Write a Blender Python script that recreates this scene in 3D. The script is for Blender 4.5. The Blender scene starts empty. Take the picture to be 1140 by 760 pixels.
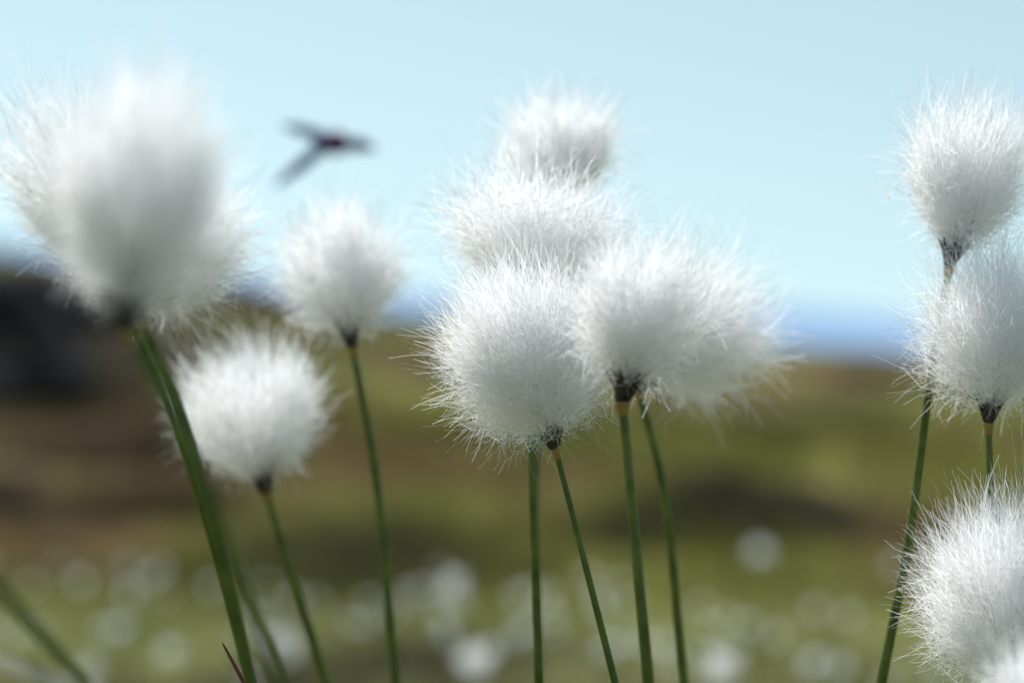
import bpy, math, numpy as np
from mathutils import Vector
S=bpy.context.scene
S.view_settings.view_transform='Standard'; S.view_settings.look='None'; S.view_settings.exposure=0
rng=np.random.default_rng(7)

# ---------------- helpers ----------------
def new_mesh(name,V,F,mats,attr=None,midx=None,smooth=False,parent=None,loc=None):
    V=np.asarray(V,dtype=np.float32); F=np.asarray(F,dtype=np.int32)
    me=bpy.data.meshes.new(name)
    n=len(F); k=F.shape[1]
    me.vertices.add(len(V)); me.vertices.foreach_set('co',V.ravel())
    me.loops.add(n*k); me.loops.foreach_set('vertex_index',F.ravel())
    me.polygons.add(n); me.polygons.foreach_set('loop_start',np.arange(0,n*k,k,dtype=np.int32))
    if midx is not None: me.polygons.foreach_set('material_index',np.asarray(midx,dtype=np.int32))
    me.polygons.foreach_set('use_smooth',np.full(n,smooth))
    me.update(calc_edges=True); me.validate()
    for m in mats: me.materials.append(m)
    if attr is not None:
        a=me.color_attributes.new('Col','FLOAT_COLOR','POINT')
        c=np.ones((len(V),4),dtype=np.float32); c[:,:3]=attr
        a.data.foreach_set('color',c.ravel())
    ob=bpy.data.objects.new(name,me); S.collection.objects.link(ob)
    if parent: ob.parent=parent
    return ob

def mat(name,build):
    m=bpy.data.materials.new(name); m.use_nodes=True
    nt=m.node_tree; nt.nodes.clear()
    out=nt.nodes.new('ShaderNodeOutputMaterial')
    sh=build(nt); nt.links.new(sh,out.inputs['Surface']); return m

def N(nt,t,**kw):
    n=nt.nodes.new(t)
    for k,v in kw.items():
        if k in n.inputs: n.inputs[k].default_value=v
        else: setattr(n,k,v)
    return n

def noise_ramp(nt,scale,c1,c2,lo=.35,hi=.65,detail=4):
    tc=N(nt,'ShaderNodeTexCoord'); nz=N(nt,'ShaderNodeTexNoise',Scale=scale,Detail=detail)
    nt.links.new(tc.outputs['Object'],nz.inputs['Vector'])
    r=N(nt,'ShaderNodeValToRGB'); r.color_ramp.elements[0].position=lo; r.color_ramp.elements[1].position=hi
    r.color_ramp.elements[0].color=(*c1,1); r.color_ramp.elements[1].color=(*c2,1)
    nt.links.new(nz.outputs['Fac'],r.inputs['Fac']); return r.outputs['Color'],nz.outputs['Fac']

def fluff_b(attr):
    def b(nt,tr=.72,c=(.985,.98,.98)):
        d=N(nt,'ShaderNodeBsdfDiffuse'); t=N(nt,'ShaderNodeBsdfTranslucent')
        d.inputs['Color'].default_value=(*c,1); t.inputs['Color'].default_value=(*c,1)
        if attr:
            at=N(nt,'ShaderNodeAttribute'); at.attribute_name='Col'
            nt.links.new(at.outputs['Color'],d.inputs['Color']); nt.links.new(at.outputs['Color'],t.inputs['Color'])
        m=N(nt,'ShaderNodeMixShader'); m.inputs[0].default_value=tr
        nt.links.new(d.outputs[0],m.inputs[1]); nt.links.new(t.outputs[0],m.inputs[2]); return m.outputs[0]
    return b
M_fluff=mat('cotton_fibre',fluff_b(False))
M_fibre=mat('cotton_fibre_varied',fluff_b(True))

def simple(c1,c2,scale,rough=.6,spec=.3,transl=0,lo=.35,hi=.65,bump=0):
    def b(nt):
        col,f=noise_ramp(nt,scale,c1,c2,lo,hi)
        p=N(nt,'ShaderNodeBsdfPrincipled'); p.inputs['Roughness'].default_value=rough
        p.inputs['Specular IOR Level'].default_value=spec
        nt.links.new(col,p.inputs['Base Color'])
        if bump:
            bp=N(nt,'ShaderNodeBump',Strength=bump,Distance=.02); nt.links.new(f,bp.inputs['Height']); nt.links.new(bp.outputs[0],p.inputs['Normal'])
        if transl:
            t=N(nt,'ShaderNodeBsdfTranslucent'); nt.links.new(col,t.inputs['Color'])
            m=N(nt,'ShaderNodeMixShader'); m.inputs[0].default_value=transl
            nt.links.new(p.outputs[0],m.inputs[1]); nt.links.new(t.outputs[0],m.inputs[2]); return m.outputs[0]
        return p.outputs[0]
    return b
M_stem=mat('stem_green',simple((.070,.10,.010),(.150,.185,.028),160,.45,.35))
M_collar=mat('stem_collar',simple((.26,.17,.035),(.36,.25,.06),200,.5))
M_scale=mat('dark_scale',simple((.010,.008,.008),(.05,.035,.028),400,.5,.4))
M_seed=mat('seed_bristle',simple((.12,.10,.08),(.34,.30,.26),500,.6))
M_dry=mat('dry_leaf',simple((.45,.42,.34),(.6,.57,.48),150,.6,.3,.3))
M_red=mat('red_brown_leaf',simple((.12,.03,.02),(.2,.06,.04),150,.6))
M_rock=mat('dark_rock',simple((.008,.009,.013),(.050,.043,.036),3,.85,.2,bump=.6))

# 2-D value noise
def vnoise(x,y,seed=0):
    xi=np.floor(x).astype(np.int64); yi=np.floor(y).astype(np.int64)
    fx=x-xi; fy=y-yi; fx=fx*fx*(3-2*fx); fy=fy*fy*(3-2*fy)
    def h(a,b):
        n=(a*374761393+b*668265263+seed*1442695041)&0xffffffff
        n=((n^(n>>13))*1274126177)&0xffffffff
        return ((n^(n>>16))&0xffff)/65535.
    return (h(xi,yi)*(1-fx)+h(xi+1,yi)*fx)*(1-fy)+(h(xi,yi+1)*(1-fx)+h(xi+1,yi+1)*fx)*fy
def fbm(x,y,s,seed=0,o=4):
    v=0;a=.5;t=0
    for i in range(o):
        v=v+a*vnoise(x/s+i*17.3,y/s-i*9.1,seed+i); t+=a; a*=.5; s*=.5
    return v/t
def sst(a,b,x):
    t=np.clip((x-a)/(b-a),0,1); return t*t*(3-2*t)

# ---------------- terrain ----------------
def crest(x):
    return np.interp(x,[-40,-12,-5,-2.9,-1,1.2,2.5,5,15,40],[4,2.2,1.32,1.08,.72,.50,.42,.26,.0,.6])
PEAT=[(-.36,6.3,.42,.34,.12),(.43,7.3,.42,.34,.13),(-2.2,11,.7,.5,.1),(1.3,12,.7,.5,.08),(-1.25,9.0,.45,.3,.08),(-.9,7.6,.35,.22,.06)]
def height(x,y):
    z=crest(x*28/np.maximum(np.abs(y),14))*sst(5.,28,y)**.9
    z=z-sst(30,260,y)*9
    z=z+sst(4,9,y)*(1-sst(60,200,y))*(.20*(fbm(x,y*.7,1.6,3)-.5)+.07*(fbm(x,y,.35,5)-.5))
    z=z+.05*(fbm(x,y,.6,9)-.5)*sst(1.2,3,y)*(1-sst(60,200,y))
    # peat hollows with a small bank behind them
    for cx,cy,rx,ry,d in PEAT:
        z=z-d*np.exp(-((x-cx)/rx)**2-((y-cy)/ry)**2)+d*.9*np.exp(-((x-cx)/rx)**2-((y-cy-ry*1.6)/ry)**2)
    r=np.sqrt(x*x+y*y)
    z=z+sst(60,600,r)*6*(fbm(x,y,220,21)-.6)
    return z
def gcol(x,y):
    g=np.array([.068,.080,.015]);g2=np.array([.145,.148,.030]);b=np.array([.108,.074,.030]);st=np.array([.26,.22,.095]);pt=np.array([.015,.012,.008])
    n1=fbm(x,y*.6,1.1,31)[...,None]; n2=fbm(x,y*.7,.6,37)[...,None]; n3=fbm(x,y,.16,41,3)[...,None]; n4=fbm(x,y*.6,1.9,43,3)[...,None]
    c=g+(g2-g)*sst(.36,.60,n3*.4+n4*.6)
    mid=np.exp(-((y-7.2)/1.8)**2)[...,None]*.18
    left=sst(1.,-3.,x*10/np.maximum(np.abs(y),3))[...,None]*.08
    c=c+(b-c)*sst(.48,.61,n1+mid*.6+left)
    c=c+(st-c)*sst(.56,.70,n2)*.55
    near=(1-sst(4.6,6.4,y))[...,None]
    c=c+(np.array([.155,.175,.068])-c)*near*.7
    p=0
    for cx,cy,rx,ry,d in PEAT:
        p=p+1.3*np.exp(-((x-cx)/rx)**2-((y-cy-ry*.4)/(ry*1.0))**2)
    p=p+sst(.59,.69,fbm(x,y*.6,.9,53)+.05*sst(8,20,y)+left[...,0]*.4)*.85
    p=p+np.exp(-((x+2.5)/1.4)**2-((y-22)/5)**2)*1.1+np.exp(-((x+2.1)/.8)**2-((y-12.5)/2.5)**2)*.9
    p=np.clip(p,0,1)
    p=p[...,None]
    c=c+(pt-c)*p*.92
    far_haze=sst(80,900,np.sqrt(x*x+y*y))[...,None]
    c=c+(np.array([.18,.25,.30])-c)*far_haze  # distance haze mixed into the ground colour
    return c
n=640; a=2.0; bb=math.asinh(9000/a)
u=np.linspace(-1,1,n); ax=a*np.sinh(bb*u); ay=ax+7.0
X,Y=np.meshgrid(ax,ay); Z=height(X,Y)
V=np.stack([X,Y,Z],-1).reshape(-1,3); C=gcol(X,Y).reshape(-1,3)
i=np.arange(n*n).reshape(n,n); F=np.stack([i[:-1,:-1],i[:-1,1:],i[1:,1:],i[1:,:-1]],-1).reshape(-1,4)
def gmat(nt):
    at=N(nt,'ShaderNodeAttribute'); at.attribute_name='Col'
    col,f=noise_ramp(nt,9,(.5,.5,.5),(1.35,1.3,1.2),.3,.7,8)
    mx=N(nt,'ShaderNodeMix'); mx.data_type='RGBA'; mx.blend_type='MULTIPLY'; mx.inputs[0].default_value=1
    nt.links.new(at.outputs['Color'],mx.inputs[6]); nt.links.new(col,mx.inputs[7])
    p=N(nt,'ShaderNodeBsdfPrincipled'); p.inputs['Roughness'].default_value=.95; p.inputs['Specular IOR Level'].default_value=.05
    nt.links.new(mx.outputs[2],p.inputs['Base Color'])
    bp=N(nt,'ShaderNodeBump',Strength=.5,Distance=.03); nt.links.new(f,bp.inputs['Height']); nt.links.new(bp.outputs[0],p.inputs['Normal'])
    return p.outputs[0]
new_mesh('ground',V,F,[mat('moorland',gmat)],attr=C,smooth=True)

# distant hills (air haze painted in as blue base colour), full ring
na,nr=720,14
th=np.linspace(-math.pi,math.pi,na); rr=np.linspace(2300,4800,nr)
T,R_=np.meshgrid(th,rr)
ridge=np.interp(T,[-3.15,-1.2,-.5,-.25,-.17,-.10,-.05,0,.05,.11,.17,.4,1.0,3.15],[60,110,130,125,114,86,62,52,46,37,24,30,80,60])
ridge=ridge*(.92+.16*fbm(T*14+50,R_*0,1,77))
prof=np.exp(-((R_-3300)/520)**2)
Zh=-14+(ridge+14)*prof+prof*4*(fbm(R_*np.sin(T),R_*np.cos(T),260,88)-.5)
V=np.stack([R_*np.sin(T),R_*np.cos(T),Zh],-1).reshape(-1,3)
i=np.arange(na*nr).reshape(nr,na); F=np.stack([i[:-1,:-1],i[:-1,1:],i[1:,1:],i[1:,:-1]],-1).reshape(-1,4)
M_hill=mat('haze_painted_hill',simple((.21,.33,.50),(.27,.39,.56),.004,1,.0))
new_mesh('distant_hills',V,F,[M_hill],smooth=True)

# ---------------- rocks ----------------
import bmesh
def rock(x,y,s,seed,top):
    bm=bmesh.new(); bmesh.ops.create_icosphere(bm,subdivisions=5,radius=1)
    P=np.array([v.co[:] for v in bm.verts])
    d=1+.75*(fbm(P[:,0]*1+9+P[:,2],P[:,1]+P[:,2]*.7+seed,.9,seed)-.5)+.22*(fbm(P[:,0]+P[:,2]*1.3,P[:,1]-P[:,2],.25,seed+5)-.5)
    P=P*d[:,None]
    P=np.clip(P,[-1.1,-.9,-1],[1.1,.9,.78])*np.array(s)
    for v,p in zip(bm.verts,P): v.co=p
    me=bpy.data.meshes.new('rock'); bm.to_mesh(me); bm.free(); me.materials.append(M_rock)
    for p in me.polygons: p.use_smooth=True
    ob=bpy.data.objects.new('rock',me); S.collection.objects.link(ob)
    ob.location=(x,y,top-.76*s[2]); return ob
rock(-2.62,13.2,(.66,.6,.88),3,.82); rock(-3.7,14.2,(.9,.8,.95),8,.93); rock(-1.93,11.6,(.32,.45,.55),14,.42); rock(-2.75,16.5,(.8,.8,.7),19,.92); rock(-4.9,13,(.8,.7,.9),25,.95)

# ---------------- ribbons ----------------
def ribbons(P,w,rng,taper=.65):
    n,s,_=P.shape
    T=np.gradient(P,axis=1); T/=np.linalg.norm(T,axis=2,keepdims=True)+1e-12
    r=rng.normal(size=(n,1,3)); W=np.cross(T,np.broadcast_to(r,T.shape)); W/=np.linalg.norm(W,axis=2,keepdims=True)+1e-12
    t=np.linspace(0,1,s)[None,:,None]
    w=np.asarray(w).reshape(-1,1,1)*.5*(1-taper*t)
    V=np.stack([P-W*w,P+W*w],2).reshape(-1,3)
    i=(np.arange(n)[:,None]*s+np.arange(s-1)[None,:])*2
    F=np.stack([i,i+1,i+3,i+2],-1).reshape(-1,4)
    return V,F
def lobes(d,rs,amp=.06):
    k=0
    for _ in range(9):
        b=rs.normal(size=3); b/=np.linalg.norm(b); k=k+rs.normal()*amp*np.exp(-((1-d@b)/.30)**2)*1.6
    return np.clip(k,-.14,.16)
def strands(n,H,R,rng,segs=9,egg=.12,clump=14,loose=1.,full=.10,lseed=0,tmin=.30):
    m=max(4,n//clump)
    cd=rng.normal(size=(m,3)); cd/=np.linalg.norm(cd,axis=1,keepdims=True)
    cd=cd[cd[:,2]>-.9]; m=len(cd)
    ck=rng.normal(1,.045*loose,size=m)+lobes(cd,np.random.default_rng(lseed))
    ci=rng.integers(0,m,n)
    d=cd[ci]+rng.normal(size=(n,3))*.13; d/=np.linalg.norm(d,axis=1,keepdims=True)
    k=np.where(rng.random(n)<.65,rng.uniform(.86,1.0,n),rng.uniform(.52,.95,n))*ck[ci]
    k=k+rng.exponential(.016*loose,n)
    rad=(1+egg*d[:,2])
    tip=np.stack([d[:,0]*R*rad*k,d[:,1]*R*rad*k,.52*H+d[:,2]*H*.5*k],1)
    u0=np.where(rng.random(n)<.6,rng.uniform(0,.12,n),rng.uniform(.04,.45,n))
    root=np.stack([rng.normal(size=n)*.04*R,rng.normal(size=n)*.04*R,u0*H],1)
    c=np.stack([tip[:,0]*.70,tip[:,1]*.70,.5*(root[:,2]+tip[:,2])+.10*H*(1-np.abs(d[:,2]))+rng.normal(size=n)*.03*H],1)
    c+=rng.normal(size=(n,3))*.16*R
    ts=np.where(rng.random(n)<full,0,rng.uniform(tmin,.74,n))[:,None,None]
    t=ts+(1-ts)*np.linspace(0,1,segs)[None,:,None]
    P=(1-t)**2*root[:,None]+2*t*(1-t)*c[:,None]+t*t*tip[:,None]
    ph=rng.uniform(0,6.28,(n,1,3)); fr=rng.uniform(8,26,(n,1,3))
    P=P+np.sin(ph+fr*t)*R*.040*t*loose**.5
    P=P+rng.normal(size=(n,1,3))*R*.22*loose*t**5
    P=P+np.array([0,0,-1])*R*.05*t**3*rng.random((n,1,1))
    return P
def core(H,R,egg,lseed,sc=.46):
    nu,nv=28,40
    ph=np.linspace(0,math.pi,nu)[:,None]; th=np.linspace(0,2*math.pi,nv,endpoint=False)[None,:]
    d=np.stack([np.sin(ph)*np.cos(th),np.sin(ph)*np.sin(th),np.cos(ph)+0*th],-1)
    k=(1+lobes(d.reshape(-1,3),np.random.default_rng(lseed)).reshape(nu,nv))*sc
    k=k*(.85+.30*fbm(d[...,0]*3+d[...,2]*2+7,d[...,1]*3+lseed,.5,lseed))
    rad=(1+egg*d[...,2])*(1-.30*np.clip(-d[...,2],0,1)**1.5)
    V=np.stack([d[...,0]*R*rad*k,d[...,1]*R*rad*k,.50*H+d[...,2]*H*.5*k],-1).reshape(-1,3)
    i=np.arange(nu*nv).reshape(nu,nv); j=np.roll(i,-1,1)
    return V,np.stack([i[:-1],i[1:],j[1:],j[:-1]],-1).reshape(-1,4)
def frame(axis):
    z=np.array(axis)/np.linalg.norm(axis); x=np.cross([0,1,0.13],z); x/=np.linalg.norm(x); y=np.cross(z,x)
    return np.stack([x,y,z],1)
def tube(pts,radii,ns=10):
    pts=np.array(pts); s=len(pts); T=np.gradient(pts,axis=0); T/=np.linalg.norm(T,axis=1,keepdims=True)
    ref=np.array([0.2,1,0.1]); A=np.cross(T,ref); A/=np.linalg.norm(A,axis=1,keepdims=True); B=np.cross(T,A)
    an=np.linspace(0,2*math.pi,ns,endpoint=False)
    V=(pts[:,None]+np.asarray(radii)[:,None,None]*(np.cos(an)[None,:,None]*A[:,None]+np.sin(an)[None,:,None]*B[:,None])).reshape(-1,3)
    i=np.arange(s*ns).reshape(s,ns); j=np.roll(i,-1,1)
    F=np.stack([i[:-1],j[:-1],j[1:],i[1:]],-1).reshape(-1,4); return V,F
def spline(pts,k=14):
    p=np.array(pts,float); s=np.r_[0,np.cumsum(np.linalg.norm(np.diff(p,axis=0),axis=1))]
    h=np.diff(s)[:,None]; dl=np.diff(p,axis=0)/h
    m=np.zeros_like(p); m[1:-1]=(dl[:-1]*h[1:]+dl[1:]*h[:-1])/(h[1:]+h[:-1]) if len(p)>2 else 0
    m[0]=(3*dl[0]-m[1])/2 if len(p)>2 else dl[0]; m[-1]=(3*dl[-1]-m[-2])/2 if len(p)>2 else dl[0]
    out=[]
    for i in range(len(p)-1):
        for t in np.linspace(0,1,k,endpoint=False):
            out.append((2*t**3-3*t*t+1)*p[i]+(t**3-2*t*t+t)*h[i]*m[i]+(-2*t**3+3*t*t)*p[i+1]+(t**3-t*t)*h[i]*m[i+1])
    out.append(p[-1]); return np.array(out)

def cotton_grass(base,tip,R,stem,n=9000,w=.00011,sr=.0011,egg=.12,loose=1.,seed=0,segs=6):
    rg=np.random.default_rng(100+seed)
    base=np.array(base);tip=np.array(tip); H=np.linalg.norm(tip-base); Fm=frame(tip-base)
    E=bpy.data.objects.new('cotton_grass',None); S.collection.objects.link(E); E.empty_display_size=.02
    E.location=stem[-1]; off=np.array(stem[-1])
    def put(name,V,F,mats,**k): return new_mesh(name,V-off,F,mats,parent=E,**k)
    P=strands(n,H,R,rg,egg=egg,loose=loose,segs=segs,lseed=seed)
    V,F=ribbons(P,w*rg.uniform(.5,1.5,n),rg)
    v=np.where(rg.random((n,1))<.07,rg.uniform(.65,.9,(n,1)),rg.uniform(.975,.992,(n,1)))
    put('seed_fluff',V@Fm.T+base,F,[M_fibre],attr=np.repeat(v*np.array([[1.,.995,.992]]),segs*2,axis=0))
    P=strands(110,H*.66,R*.6,rg,segs=6,clump=5,full=1,lseed=seed); V,F=ribbons(P,np.full(110,w*1.5),rg)
    put('seeds',V@Fm.T+base,F,[M_seed])
    zz=np.linspace(-.0035,.004,9); rd=np.array([.8,1.1,1.5,1.7,1.7,1.5,1.1,.8,.3])*.001*(sr/.0011)
    V,F=tube(np.stack([zz*0,zz*0,zz],1),rd,12); put('receptacle',V@Fm.T+base,F,[M_scale],smooth=True)
    Vs=[];Fs=[];o=0
    for q in range(14):
        an=q*2.4+rg.uniform(-.2,.2); L=rg.uniform(.0045,.0078)*(sr/.0011)**.5; sp=rg.uniform(.25,.6); t=np.linspace(0,1,7)
        rr=.0012+L*sp*t**1.4; z=-.0025+rg.uniform(0,.002)+L*t*.9
        ww=.0010*np.sin(math.pi*(t*.8+.2))+.00006
        c=np.stack([np.cos(an)*rr,np.sin(an)*rr,z],1); tn=np.array([-math.sin(an),math.cos(an),0])
        v=np.stack([c-tn*ww[:,None],c+np.array([math.cos(an),math.sin(an),0])*.0003,c+tn*ww[:,None]],1).reshape(-1,3)
        i=np.arange(6)*3
        f=np.concatenate([np.stack([i,i+1,i+4,i+3],1),np.stack([i+1,i+2,i+5,i+4],1)])+o; o+=21
        Vs.append(v);Fs.append(f)
    put('scales',np.vstack(Vs)@Fm.T+base,np.vstack(Fs),[M_scale],smooth=True)
    st=spline([tuple(base-Fm[:,2]*.002)]+list(stem),20); k=len(st)
    t=np.linspace(0,1,k); rad=sr*(.75+.5*t); V,F=tube(st,rad,10)
    put('stem',V,F,[M_stem],smooth=True)
    d=st[1]-st[0]; d/=np.linalg.norm(d); cp=np.array([st[0]+d*x for x in np.linspace(0,.003,7)])
    V2,F2=tube(cp,sr*np.array([1.15,1.3,1.28,1.15,1.05,.98,.90]),12)
    put('collar',V2,F2,[M_collar],smooth=True)
    return E
def gz(x,y): return float(height(np.array(x*1.),np.array(y*1.)))-.005
def CG(D,b,t,R,st,g,**k):
    pts=[(x,D+.004*j,z) for j,(x,z) in enumerate(st)]; gy=D+.02
    pts.append((g,gy,gz(g,gy))); dy=k.pop('dy',0)
    return cotton_grass((b[0],D,b[1]),(t[0],D+dy,t[1]),R,pts,**k)
CG(.667,(.0095,.4773),(-.0040,.5205),.0193,[(.0242,.42)],.115,n=10500,w=.00012,sr=.0009,egg=-.02,seed=1,dy=-.004,segs=9)
CG(.617,(.0243,.489),(.0320,.5268),.0160,[(.0295,.4268)],.06,n=4800,w=.00015,sr=.0013,egg=.10,seed=2,segs=7)
CG(.755,(.0345,.4890),(.0635,.520),.0205,[(.037,.475),(.046,.4080)],.095,n=3800,w=.00020,sr=.0012,seed=3,loose=1.2)
CG(.708,(.0041,.5120),(.0095,.5430),.0213,[(.0048,.475),(.0068,.4136)],.02,n=6800,w=.00013,sr=.0011,seed=4,loose=1.2,segs=8)
CG(.775,(.0142,.538),(.0119,.5670),.0168,[(.0068,.4722),(.0076,.404)],.02,n=3800,w=.00019,sr=.0010,seed=5,loose=1.1)
CG(.79,(-.0448,.5005),(-.0505,.5410),.0181,[(-.0389,.4697),(-.0325,.404)],.00,n=3600,w=.00021,sr=.0013,seed=6,loose=.9)
CG(.81,(-.0704,.4590),(-.0788,.5018),.0212,[(-.0627,.4335),(-.0534,.4028)],.04,n=4000,w=.00021,sr=.0014,seed=7,loose=.85)
CG(.480,(-.0652,.5041),(-.0613,.5485),.0152,[(-.0539,.4803),(-.0395,.4424)],.08,n=4300,w=.00016,sr=.0010,egg=.08,seed=8,loose=.85)
CG(.60,(-.0777,.5066),(-.0625,.5350),.0150,[(-.072,.4905),(-.0625,.4583),(-.0559,.428)],.02,n=3800,w=.00015,sr=.0012,seed=9,loose=1.3)
CG(.61,(-.0838,.5095),(-.1035,.5550),.0138,[(-.0765,.4930),(-.0650,.4583),(-.0575,.428)],.01,n=3800,w=.00015,sr=.0010,egg=.30,seed=10,loose=1.)
CG(.695,(.1073,.5206),(.1138,.5635),.0158,[(.1030,.4955),(.0974,.4507),(.0912,.4148)],.04,n=5600,w=.00013,sr=.0011,egg=.20,seed=11,segs=7)
CG(.685,(.1150,.4826),(.1195,.524),.0188,[(.1152,.463)],.118,n=6800,w=.00012,sr=.0010,seed=12,loose=1.1,segs=7)
CG(.66,(.1157,.4198),(.1118,.4646),.0203,[(.117,.39)],.13,n=9500,w=.000115,sr=.0010,seed=13,loose=.85,segs=8)
CG(.56,(.1043,.4150),(.1008,.4434),.0115,[(.105,.39)],.12,n=2400,w=.00016,sr=.0010,seed=14)
CG(.45,(-.128,.515),(-.142,.555),.0150,[(-.104,.488),(-.081,.4600),(-.0703,.4465)],.10,n=2000,w=.0002,sr=.0011,seed=15)

# loose wisp caught in the air
P=strands(26,.004,.003,rng,clump=8,loose=2,full=1); V,Fq=ribbons(P,np.full(26,.00012),rng)
new_mesh('cotton_wisp',V+np.array([.0928,.70,.5350]),Fq,[M_fluff])

# dry blades in the foreground
def blade(name,pts,w,m,side=(0,.35,1)):
    p=spline(pts,10); s=len(p); t=np.linspace(0,1,s); ww=w*np.sin(math.pi*np.clip(.12+.5*(1-t)+.0,0,1))*(t**.35)
    T=np.gradient(p,axis=0); T/=np.linalg.norm(T,axis=1,keepdims=True); A=np.cross(T,np.array(side)); A/=np.linalg.norm(A,axis=1,keepdims=True); B=np.cross(A,T)
    V=np.stack([p-A*ww[:,None],p+B*ww[:,None]*.35,p+A*ww[:,None]],1).reshape(-1,3); i=np.arange(s-1)*3
    F=np.concatenate([np.stack([i,i+1,i+4,i+3],1),np.stack([i+1,i+2,i+5,i+4],1)])
    return new_mesh(name,V,F,[m],smooth=True)
blade('dry_grass_blade',[(-.125,.45,.452),(-.095,.45,.4515),(-.081,.45,.4496),(-.071,.45,.4455),(-.03,.46,.38),(.02,.47,0)],.0018,M_dry,(0,1,.4))
blade('grass_blade',[(-.0680,.667,.4296),(-.0650,.667,.4240),(-.0628,.667,.42),(-.05,.67,.36),(-.02,.68,0)],.0007,M_red,(0,1,.2))

# ---------------- cotton grass field in the middle distance (one mass) ----------------
pos=[(.370,4.2,.19),(-.034,2.6,.208),(.195,2.65,.195),(-.073,3.5,.20),(-.26,3.2,.165)]
nbig=len(pos)
while len(pos)<200:
    y=2.6+3.2*rng.random()**.8; x=rng.uniform(-1,1)*(.26*y+.3)
    if fbm(np.array(x),np.array(y),.5,61)<.42: continue
    pos.append((x,y,None))
Vf=[];Ff=[];Mi=[];o=0
templ=[]
for q in range(6):
    P=strands(160,1.,.47,rng,segs=4,clump=10,loose=1.5,lseed=q); a1=ribbons(P,np.full(160,.05),rng); a2=core(1.,.47,.1,q,.6)
    templ.append((np.vstack([a1[0],a2[0]]),np.vstack([a1[1],a2[1]+len(a1[0])])))
for j,(x,y,z) in enumerate(pos):
    g=gz(x,y); s=rng.uniform(.013,.024) if j>=nbig else rng.uniform(.028,.034)
    if z is None: z=g+rng.uniform(.05,.05+max(.02,.15-.05*(y-2.5)))
    V,F=templ[rng.integers(6)]; ln=rng.normal(size=2)*.18
    fm=frame((ln[0],ln[1],1)); c=np.array([x,y,z-s*.5])
    Vf.append((V*s)@fm.T+c); Ff.append(F+o); o+=len(V); Mi.append(np.zeros(len(F)))
    st=spline([c,(x-ln[0]*.03,y,(z+g)/2),(x-ln[0]*.05,y,g)],4); V,F=tube(st,np.full(len(st),.0011),5)
    Vf.append(V);Ff.append(F+o);o+=len(V);Mi.append(np.ones(len(F)))
new_mesh('cotton_grass_field',np.vstack(Vf),np.vstack(Ff),[M_fluff,M_stem],midx=np.concatenate(Mi))

# ---------------- moor grass (one mass) ----------------
nb=42000
y=.35+12.*rng.random(nb)**.75; x=rng.uniform(-1,1,nb)*(.30*y+.5)
tu=fbm(x,y,.22,71); keep=(tu>.42); x=x[keep];y=y[keep];tu=tu[keep];nb=len(x)
z=height(x,y)-.005
L=rng.uniform(.04,.11,nb)*(.6+1.1*(tu-.4)/.3); an=rng.uniform(0,2*math.pi,nb); le=rng.uniform(.15,.9,nb)
t=np.linspace(0,1,4)[None,:,None]
dr=np.stack([np.cos(an),np.sin(an),an*0],1)[:,None]
P=np.stack([x,y,z],1)[:,None]+dr*(le*L)[:,None,None]*t**1.8+np.array([0,0,1])*L[:,None,None]*t*(1-.25*t*le[:,None,None])
V,F=ribbons(P,rng.uniform(.0015,.004,nb)*(.7+.12*y),rng,.9)
c=gcol(x,y)*rng.uniform(.6,1.4,(nb,1)); dry=rng.random((nb,1))<.15; c=np.where(dry,c*.6+np.array([.10,.085,.04]),c)
C=np.repeat(c,8,axis=0)
def bm_(nt):
    at=N(nt,'ShaderNodeAttribute'); at.attribute_name='Col'
    d=N(nt,'ShaderNodeBsdfDiffuse'); t=N(nt,'ShaderNodeBsdfTranslucent'); m=N(nt,'ShaderNodeMixShader'); m.inputs[0].default_value=.4
    nt.links.new(at.outputs['Color'],d.inputs[0]); nt.links.new(at.outputs['Color'],t.inputs[0])
    nt.links.new(d.outputs[0],m.inputs[1]); nt.links.new(t.outputs[0],m.inputs[2]); return m.outputs[0]
new_mesh('moorland_grass',V,F,[mat('grass_blades',bm_)],attr=C)

# ---------------- flying insect ----------------
M_body=mat('insect_body',simple((.02,.02,.10),(.05,.05,.24),400,.4))
M_bred=mat('insect_thorax',simple((.035,.012,.09),(.14,.02,.08),700,.6))
M_wing=mat('insect_wing',simple((.055,.10,.30),(.09,.16,.40),300,.4,.5,.2))
I=bpy.data.objects.new('flying_insect',None); S.collection.objects.link(I); I.location=(-.0745,1.20,.5838); I.empty_display_size=.01; I.scale=(1.78,1.78,1.78)
def lathe(name,prof,m):
    p=np.array(prof); V,F=tube(np.stack([p[:,0],p[:,0]*0,p[:,2]],1),p[:,1],14)
    return new_mesh(name,V,F,[m],smooth=True,parent=I)
lathe('thorax',[(-.0030,.0004,0),(-.0025,.0019,0),(-.001,.0028,0),(.001,.0028,0),(.0025,.0020,0),(.0030,.0005,0)],M_bred)
lathe('head',[(-.0028,.0006,.0003),(-.0035,.0014,.0004),(-.0045,.0014,.0005),(-.0053,.0008,.0005),(-.0056,.0003,.0005)],M_body)
lathe('abdomen',[(.0026,.0010,0),(.004,.0018,-.0003),(.006,.0016,-.0006),(.0075,.0011,-.0010),(.0090,.0006,-.0014),(.0096,.0002,-.0016)],M_body)
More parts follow.
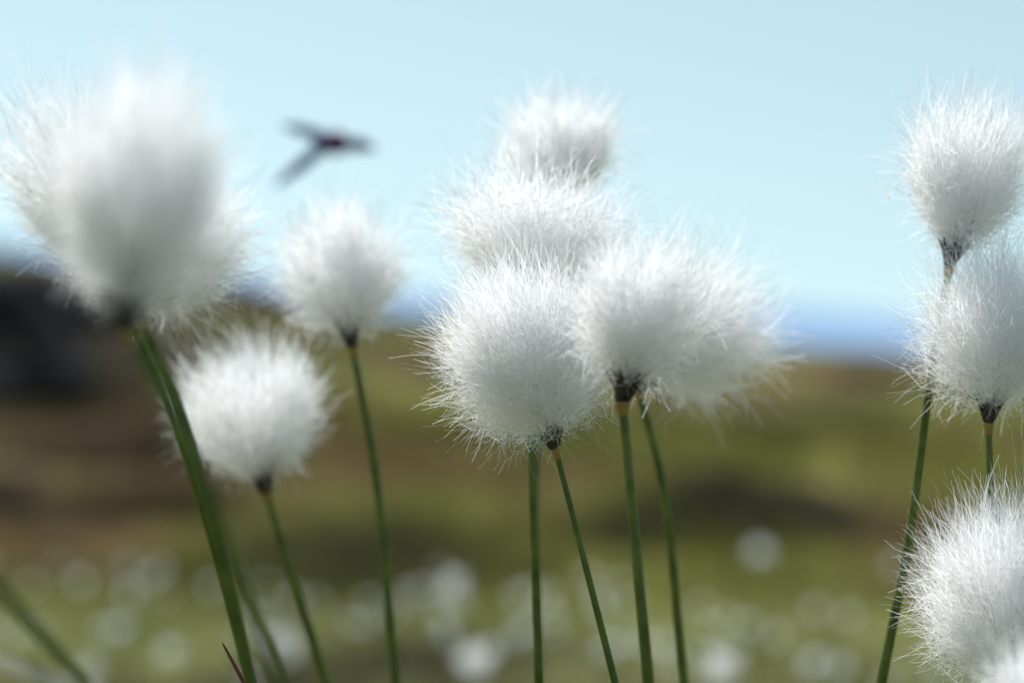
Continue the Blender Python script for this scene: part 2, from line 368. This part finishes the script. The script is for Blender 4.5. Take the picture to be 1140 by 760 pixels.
def wing(name,d,L,w):
    d=np.array(d)/np.linalg.norm(d); t=np.linspace(0,1,12); s=np.cross(d,[0,1,.3]); s/=np.linalg.norm(s)
    ww=w*(np.sin(math.pi*np.clip(t*.86+.1,0,1))**.7); c=np.array([-.0005,0,.001])+d*(t*L)[:,None]+np.array([0,.001,0])*np.sin(t*3)[:,None]
    V=np.stack([c-s*ww[:,None],c+np.array([0,.0002,0]),c+s*ww[:,None]],1).reshape(-1,3);i=np.arange(11)*3
    F=np.concatenate([np.stack([i,i+1,i+4,i+3],1),np.stack([i+1,i+2,i+5,i+4],1)]); return new_mesh(name,V,F,[M_wing],parent=I,smooth=True)
wing('wing_1',(-1,.35,.28),.0135,.0014); wing('wing_2',(-1,-.3,-.85),.0180,.0015); wing('wing_3',(-1,.8,.32),.012,.0012); wing('wing_4',(-1,-.8,-.80),.014,.0012)
for q,(dx,dz) in enumerate([(.002,-.004),(.0,-.005),(-.002,-.005)]):
    for sg in(-1,1):
        V,F=tube(spline([(dx*.5,sg*.001,-.001),(dx,sg*.0020,-.0022),(dx*1.3,sg*.0015,-.0034)],5),np.full(11,.00014),6); new_mesh('leg_%d'%(q*2+(sg>0)+1),V,F,[M_body],parent=I)
for sg in(-1,1):
    V,F=tube(spline([(-.005,sg*.0004,.0008),(-.006,sg*.0008,.0014),(-.0068,sg*.0011,.0014)],5),np.full(11,.0001),5); new_mesh('antenna_%d'%(1+(sg>0)),V,F,[M_body],parent=I)

# ---------------- light, sky, camera ----------------
el=math.radians(56); az=math.radians(-36)   # azimuth from +Y toward +X
sd=Vector((math.sin(az)*math.cos(el),math.cos(az)*math.cos(el),math.sin(el)))
L=bpy.data.lights.new('sun','SUN'); L.energy=5.0; L.angle=math.radians(.5); L.color=(1,.98,.96)
lo=bpy.data.objects.new('sun',L); S.collection.objects.link(lo); lo.rotation_euler=sd.to_track_quat('Z','Y').to_euler(); lo.location=(0,0,10)
W=bpy.data.worlds.new('World'); S.world=W; W.use_nodes=True; nt=W.node_tree; nt.nodes.clear()
sky=nt.nodes.new('ShaderNodeTexSky'); sky.sky_type='NISHITA'; sky.sun_disc=False; sky.sun_elevation=el; sky.sun_rotation=az
sky.air_density=1.0; sky.dust_density=.3; sky.ozone_density=1.5
tc=nt.nodes.new('ShaderNodeTexCoord'); va=nt.nodes.new('ShaderNodeVectorMath'); va.operation='ADD'; va.inputs[1].default_value=(0,0,.22)
nt.links.new(tc.outputs['Generated'],va.inputs[0]); nt.links.new(va.outputs[0],sky.inputs['Vector'])
tint=nt.nodes.new('ShaderNodeMix'); tint.data_type='RGBA'; tint.blend_type='MULTIPLY'; tint.inputs[0].default_value=1; tint.inputs[7].default_value=(1.58,1.42,1.0,1)
nt.links.new(sky.outputs[0],tint.inputs[6])
bg=nt.nodes.new('ShaderNodeBackground'); bg.inputs[1].default_value=.146; o=nt.nodes.new('ShaderNodeOutputWorld')
nt.links.new(tint.outputs[2],bg.inputs[0]); nt.links.new(bg.outputs[0],o.inputs[0])
cam=bpy.data.cameras.new('camera'); co=bpy.data.objects.new('camera',cam); S.collection.objects.link(co); S.camera=co
co.location=(0,0,.5); co.rotation_euler=(math.radians(90),0,0)
cam.lens=100; cam.sensor_width=36; cam.clip_start=.02; cam.clip_end=30000
cam.dof.use_dof=True; cam.dof.focus_distance=.660; cam.dof.aperture_fstop=8.8
